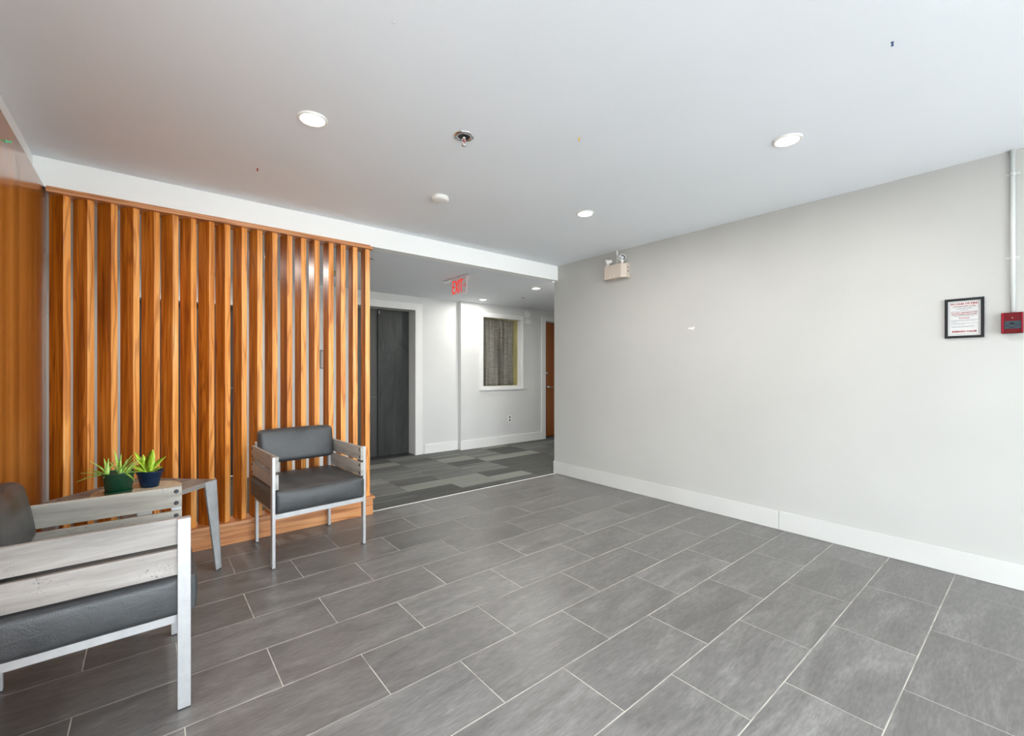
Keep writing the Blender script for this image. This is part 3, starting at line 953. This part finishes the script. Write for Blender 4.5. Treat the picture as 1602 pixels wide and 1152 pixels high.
pushpin(.657, 1.444, CEIL, (.6, .6, .6), 'white', 'white push pin stuck in the ceiling at the top of the picture', .45)
t = thing('push_pin', 'green push pin stuck high in the left wood panelling', 'push pin', (XL, 2.762, 2.157), 0, 'push pins')
bm = lathe(bmesh.new(), [(0, 0), (.006, 0), (.006, .002), (.0035, .004), (.0030, .011), (.0052, .014), (.0052, .016), (0, .016)], 16, M=Matrix.Rotation(R(90), 4, 'Y'))
obj('head', bm, mat('green_plastic', (.05, .55, .25), .3), t, True)

# ------------------------------------------------------------------ text and signs
WALLM = Matrix(((0, 0, -1, 0), (-1, 0, 0, 0), (0, 1, 0, 0), (0, 0, 0, 1)))   # text plane -> faces -X
def text_mesh(s, size, off=0.0, sx=1, depth=.0002, sp=1.0, bold=0):
    cu = bpy.data.curves.new('lettering', 'FONT')
    cu.body = s; cu.size = size; cu.align_x = 'CENTER'; cu.extrude = depth; cu.offset = bold; cu.space_character = sp
    cu.resolution_u = 2
    o = bpy.data.objects.new('lettering', cu); COL.objects.link(o)
    dg = bpy.context.evaluated_depsgraph_get()
    me = bpy.data.meshes.new_from_object(o.evaluated_get(dg))
    bpy.data.objects.remove(o, do_unlink=True)
    me.transform(Matrix.Diagonal((sx, 1, 1, 1)))
    return me

def place_text(name, s, size, x, y, z, m, parent, sx=1, sp=1.0, bold=0):
    me = text_mesh(s, size, sx=sx, sp=sp, bold=bold)
    me.transform(WALLM)
    me.materials.clear(); me.materials.append(m)
    o = obj(name, me, None, parent)
    o.location = Vector((x, y, z)) - parent.location
    return o

# framed fire notice on the right wall
FY0, FY1, FZ0, FZ1 = .229, .391, 1.391, 1.622
FX = XR
fn = thing('framed_notice', 'black-framed fire safety notice with red headings on the right wall', 'sign', (FX, (FY0+FY1)/2, (FZ0+FZ1)/2))
fb = .0135
bm = bmesh.new()
for y0_, y1_, z0_, z1_ in ((FY0, FY0+fb, FZ0, FZ1), (FY1-fb, FY1, FZ0, FZ1), (FY0+fb, FY1-fb, FZ0, FZ0+fb), (FY0+fb, FY1-fb, FZ1-fb, FZ1)):
    box(bm, FX - .014, y0_, z0_, FX, y1_, z1_, bev=.001)
obj('frame', at(fn, bm), M_black, fn)
pp = obj('paper', at(fn, B(FX - .006, FY0 + fb, FZ0 + fb, FX - .001, FY1 - fb, FZ1 - fb)), M_paper, fn)
tx = FX - .0065
yc = (FY0 + FY1)/2
def line(z, y0_, y1_, h, m_): box(bm, tx, y0_, z, tx + .001, y1_, z + h)
bm = bmesh.new()
a, b, c_, d_ = FY0 + .021, FY1 - .021, FZ0 + .021, FZ1 - .021
for q in ((a, c_, a + .0008, d_), (b - .0008, c_, b, d_), (a, c_, b, c_ + .0008), (a, d_ - .0008, b, d_)):
    box(bm, tx, q[0], q[1], tx + .001, q[2], q[3])
obj('border', at(fn, bm), M_greyink, fn)
for s_, sz, zz, w_, bo in (('IN CASE OF FIRE', .0135, 1.586, 1.12, .0004), ('UPON DISCOVERY OF FIRE', .0066, 1.5745, 1.15, .0002),
                       ('DO NOT USE ELEVATORS', .0083, 1.5360, 1.15, .0003), ('UPON HEARING FIRE ALARM', .0070, 1.5265, 1.12, .0002),
                       ('CAUTION', .0082, 1.5040, 1.2, .0003), ('REMAIN CALM', .0135, 1.4245, 1.15, .0005)):
    place_text('heading', s_, sz, tx, yc, zz, M_redink, fn, w_, 1.0, bo)
bm = bmesh.new()
rnd = random.Random(3)
for zz, half, cen in [(1.5690, .050, 0), (1.5640, .030, 0), (1.5590, .036, 0), (1.5535, .018, 0), (1.5470, .054, 0),
                 (1.5215, .052, 0), (1.5160, .040, 0), (1.4950, .055, 0), (1.4900, .050, .004), (1.4850, .012, .042),
                 (1.4760, .055, 0), (1.4710, .028, .025), (1.4590, .046, .008), (1.4540, .048, .004)]:
    y = yc + cen - half
    while y < yc + cen + half:
        wl_ = rnd.uniform(.003, .009)
        box(bm, tx + .0002, y, zz, tx + .0012, min(y + wl_, yc + cen + half), zz + .0016)
        y += wl_ + .0016
o = obj('small_print', at(fn, bm), M_greyink, fn); o['kind'] = 'stuff'

# red fire alarm pull station
RY0, RY1, RZ0, RZ1, RX = .083, .164, 1.405, 1.518, 3.632
fp = thing('fire_alarm_box', 'red fire alarm pull station with a slate grey label, cut by the right edge', 'fire alarm', (XR, .124, 1.46))
obj('housing', at(fp, B(RX + .006, RY0, RZ0, XR, RY1, RZ1, bev=.003)), M_red, fp)
obj('side_rib', at(fp, B(RX, RY1 - .010, RZ0 + .001, RX + .008, RY1 - .002, RZ1 - .001, bev=.002)), M_redb, fp)
obj('side_rib', at(fp, B(RX, RY0 + .002, RZ0 + .001, RX + .008, RY0 + .007, RZ1 - .001, bev=.002)), M_redb, fp)
obj('label_plate', at(fp, B(RX + .003, RY0 + .008, RZ0 + .024, RX + .007, RY1 - .012, RZ0 + .066)), M_slate, fp)
bm = bmesh.new()
cy, cz = .124, RZ0 + .052
pts = [(cy - .013, cz + .001), (cy - .004, cz + .006), (cy, cz + .009), (cy + .004, cz + .006), (cy + .013, cz + .001), (cy + .005, cz - .005), (cy, cz - .008), (cy - .005, cz - .005)]
lo = [bm.verts.new((RX + .0022, y, z)) for y, z in pts]; hi = [bm.verts.new((RX + .0032, y, z)) for y, z in pts]
bm.faces.new(lo); bm.faces.new(hi[::-1])
for i in range(8): bm.faces.new([lo[i], lo[(i+1) % 8], hi[(i+1) % 8], hi[i]])
for ya, yb, zz in ((cy + .008, cy + .026, RZ0 + .039), (cy - .026, cy - .008, RZ0 + .041), (cy - .012, cy + .012, RZ0 + .029)):
    box(bm, RX + .0024, ya, zz, RX + .0032, yb, zz + .0035)
obj('arrow_mark', at(fp, bm), M_black, fp)
obj('screw', at(fp, lathe(bmesh.new(), [(0, .002), (.0018, .002), (.0025, 0)], 12, M=Matrix.Translation((RX + .006, .122, RZ1 - .030)) @ Matrix.Rotation(R(-90), 4, 'Y'))), M_steel, fp)

# conduit
cd = thing('conduit', 'white-painted electrical conduit running from the ceiling down to the red alarm box', 'pipe', (XR - .011, .122, 1.518))
bm = bmesh.new(); rod(bm, (XR - .011, .122, RZ1 - .001), (XR - .011, .122, CEIL), .0098, 20)
obj('pipe', at(cd, bm), M_pipe, cd, True)
for z in (2.282, 1.821):
    bm = bmesh.new()
    M = Matrix.Translation((XR - .011, .122, z - .006))
    lathe(bm, [(.0095, 0), (.0112, 0), (.0112, .012), (.0095, .012)], 20, M=M)
    box(bm, XR - .003, .096, z - .006, XR - .0005, .148, z + .006)
    for y in (.101, .143):
        lathe(bm, [(0, .004), (.004, .003), (.0045, 0)], 10, M=Matrix.Translation((XR - .003, y, z)) @ Matrix.Rotation(R(-90), 4, 'Y'))
    obj('strap', at(cd, bm), M_pipe, cd)

# emergency light unit
el = thing('emergency_light', 'cream emergency light box with two swivelling lamp heads high on the right wall', 'emergency light', (XR, 2.77, 2.2))
EZ0, EZ1 = 2.124, 2.262
bm = bmesh.new()
hull = [(XR, 2.634), (XR - .050, 2.634), (XR - .088, 2.675), (XR - .088, 2.878), (XR - .060, 2.905), (XR, 2.905)]
lo = [bm.verts.new((x, y, EZ0 + (.0 if x < XR - .02 else 0))) for x, y in hull]; hi = [bm.verts.new((x, y, EZ1)) for x, y in hull]
bm.faces.new(lo[::-1]); bm.faces.new(hi)
for i in range(6): bm.faces.new([lo[i], lo[(i+1) % 6], hi[(i+1) % 6], hi[i]])
bmesh.ops.bevel(bm, geom=bm.edges[:], offset=.002, segments=1, affect='EDGES')
obj('housing', at(el, bm), M_cream, el)
for z in (2.215, 2.178):
    obj('indicator', at(el, B(XR - .032, 2.631, z, XR - .020, 2.6345, z + .012)), M_bolt, el)
for y in (2.80, 2.752): obj('test_button', at(el, B(XR - .0895, y, 2.137, XR - .0875, y + .006, 2.150)), M_white, el)
def head(pos, direction, nm='lamp_head'):
    d = Vector(direction).normalized()
    M = Matrix.Translation(pos) @ d.to_track_quat('Z', 'Y').to_matrix().to_4x4()
    bm = lathe(bmesh.new(), [(0, -.045), (.017, -.045), (.020, -.020), (.033, .006), (.036, .012), (.036, .018), (.030, .018), (.030, .012)], 28, M=M)
    o = obj(nm, at(el, bm), M_white, el, True)
    bm = lathe(bmesh.new(), [(.030, .013), (.016, .004), (.006, .002), (0, .008)], 28, M=M)
    obj('reflector', at(el, bm), M_glassl, o, True)
    bm = bmesh.new(); rod(bm, (pos[0], pos[1], EZ1 - .002), (pos[0], pos[1], pos[2] - .02), .010, 14)
    lathe(bm, [(0, .012), (.014, .012), (.014, -.012), (0, -.012)], 16, M=Matrix.Translation((pos[0], pos[1], pos[2] - .028)) @ Matrix.Rotation(R(90), 4, 'Y'))
    obj('swivel', at(el, bm), M_white, o, True)
head((XR - .050, 2.862, 2.305), (-.55, .75, -.30))
head((XR - .045, 2.690, 2.322), (-.72, -.68, -.10))
bm = bmesh.new(); rod(bm, (XR - .012, 2.775, EZ1 - .002), (XR - .012, 2.775, CEIL), .007, 14); rod(bm, (XR - .012, 2.775, CEIL - .045), (XR - .012, 2.775, CEIL - .002), .012, 14)
obj('feed_pipe', at(el, bm), M_white, el, True)

# exit sign
ex = thing('exit_sign', 'clear hanging exit sign with red letters under the hallway ceiling', 'sign', (2.70, 4.21, HC))
obj('canopy', at(ex, B(2.66, 3.98, HC - .012, 2.74, 4.50, HC, bev=.003)), M_metal, ex)
pl = obj('plate', at(ex, B(2.697, 4.065, 2.062, 2.703, 4.384, HC - .012)), M_acryl, ex)
bm = bmesh.new()
box(bm, 2.6965, 4.062, 2.060, 2.7035, 4.066, HC - .012); box(bm, 2.6965, 4.062, 2.058, 2.7035, 4.386, 2.0625); box(bm, 2.6965, 4.383, 2.062, 2.7035, 4.386, HC - .012)
obj('plate_edge', at(ex, bm), M_acrylE, ex)
zb_, zt_ = 2.079, 2.222
LX = 2.695
def stroke(bm, y0_, z0_, y1_, z1_, wd):
    d = Vector((y1_ - y0_, z1_ - z0_)).normalized(); n_ = Vector((-d.y, d.x))*wd/2
    q = [(y0_ + n_.x, z0_ + n_.y), (y1_ + n_.x, z1_ + n_.y), (y1_ - n_.x, z1_ - n_.y), (y0_ - n_.x, z0_ - n_.y)]
    hexa(bm, [(LX, y, z) for y, z in q], [(LX + .002, y, z) for y, z in q])
Wd = .0138
letters = {}
bm = bmesh.new()   # E (left in the picture = larger Y)
e0, e1 = 4.350, 4.300
stroke(bm, e0 - Wd/2, zb_, e0 - Wd/2, zt_, Wd)
for z in (zb_ + Wd/2, (zb_ + zt_)/2, zt_ - Wd/2): stroke(bm, e0, z, e1 if z != (zb_+zt_)/2 else e1 + .006, z, Wd)
obj('letter', at(ex, bm), M_exit, ex)
bm = bmesh.new()
stroke(bm, 4.288, zb_, 4.236, zt_, Wd); stroke(bm, 4.236, zb_, 4.288, zt_, Wd)
obj('letter', at(ex, bm), M_exit, ex)
bm = bmesh.new(); stroke(bm, 4.213, zb_, 4.213, zt_, Wd); obj('letter', at(ex, bm), M_exit, ex)
bm = bmesh.new(); stroke(bm, 4.165, zb_, 4.165, zt_, Wd); stroke(bm, 4.197, zt_ - Wd/2, 4.133, zt_ - Wd/2, Wd); obj('letter', at(ex, bm), M_exit, ex)
bm = bmesh.new(); stroke(bm, 4.112, 2.165, 4.094, 2.148, .007); stroke(bm, 4.094, 2.150, 4.112, 2.131, .007); obj('arrow', at(ex, bm), M_exit, ex)

# hallway bell/strobe, outlet
sb = thing('alarm_sounder', 'round white alarm sounder with a small box below it on the hallway wall', 'alarm', (4.97, WY, 2.16))
obj('bell', at(sb, lathe(bmesh.new(), [(0, .035), (.045, .033), (.068, .020), (.072, 0)], 32, M=Matrix.Translation((4.97, WY, 2.165)) @ Matrix.Rotation(R(90), 4, 'X'))), M_trim, sb, True)
obj('junction_box', at(sb, B(4.905, WY - .040, 1.985, 5.015, WY, 2.070, bev=.004)), M_trim, sb)
ot = thing('power_outlet', 'white wall outlet below the hallway window', 'outlet', (4.575, WY, .41))
obj('plate', at(ot, B(4.540, WY - .006, .350, 4.612, WY, .470, bev=.002)), M_white, ot)
for z in (.385, .435):
    obj('receptacle', at(ot, lathe(bmesh.new(), [(0, .009), (.015, .009), (.016, .005)], 16, M=Matrix.Translation((4.576, WY, z)) @ Matrix.Rotation(R(90), 4, 'X'))), M_greyink, ot)

# notice seen between the slats
n2 = thing('small_notice', 'small framed paper on the hallway wall, seen between two slats', 'sign', (1.72, EY, 1.34))
bm = bmesh.new()
for q in ((1.625, 1.224, 1.637, 1.454), (1.755, 1.224, 1.767, 1.454), (1.637, 1.224, 1.755, 1.236), (1.637, 1.442, 1.755, 1.454)):
    box(bm, q[0], EY - .012, q[1], q[2], EY, q[3])
obj('frame', at(n2, bm), mat('grey_frame', (.16, .155, .15), .4), n2)
obj('paper', at(n2, B(1.637, EY - .006, 1.236, 1.755, EY - .001, 1.442)), M_paper, n2)

# far ceiling lamp unit glimpsed between the slats
fl = thing('spot_fixture', 'small ceiling fixture with a white arm glimpsed between the slats', 'fixture', (1.50, 4.80, HC))
obj('base', at(fl, B(1.46, 4.77, HC - .035, 1.53, 4.84, HC, bev=.003)), mat('olive_plastic', (.35, .32, .16), .5), fl)
bm = bmesh.new(); rod(bm, (1.47, 4.80, HC - .035), (1.56, 4.78, HC - .10), .008, 10); rod(bm, (1.56, 4.78, HC - .10), (1.58, 4.78, HC - .14), .016, 14, .024)
obj('arm', at(fl, bm), M_white, fl, True)
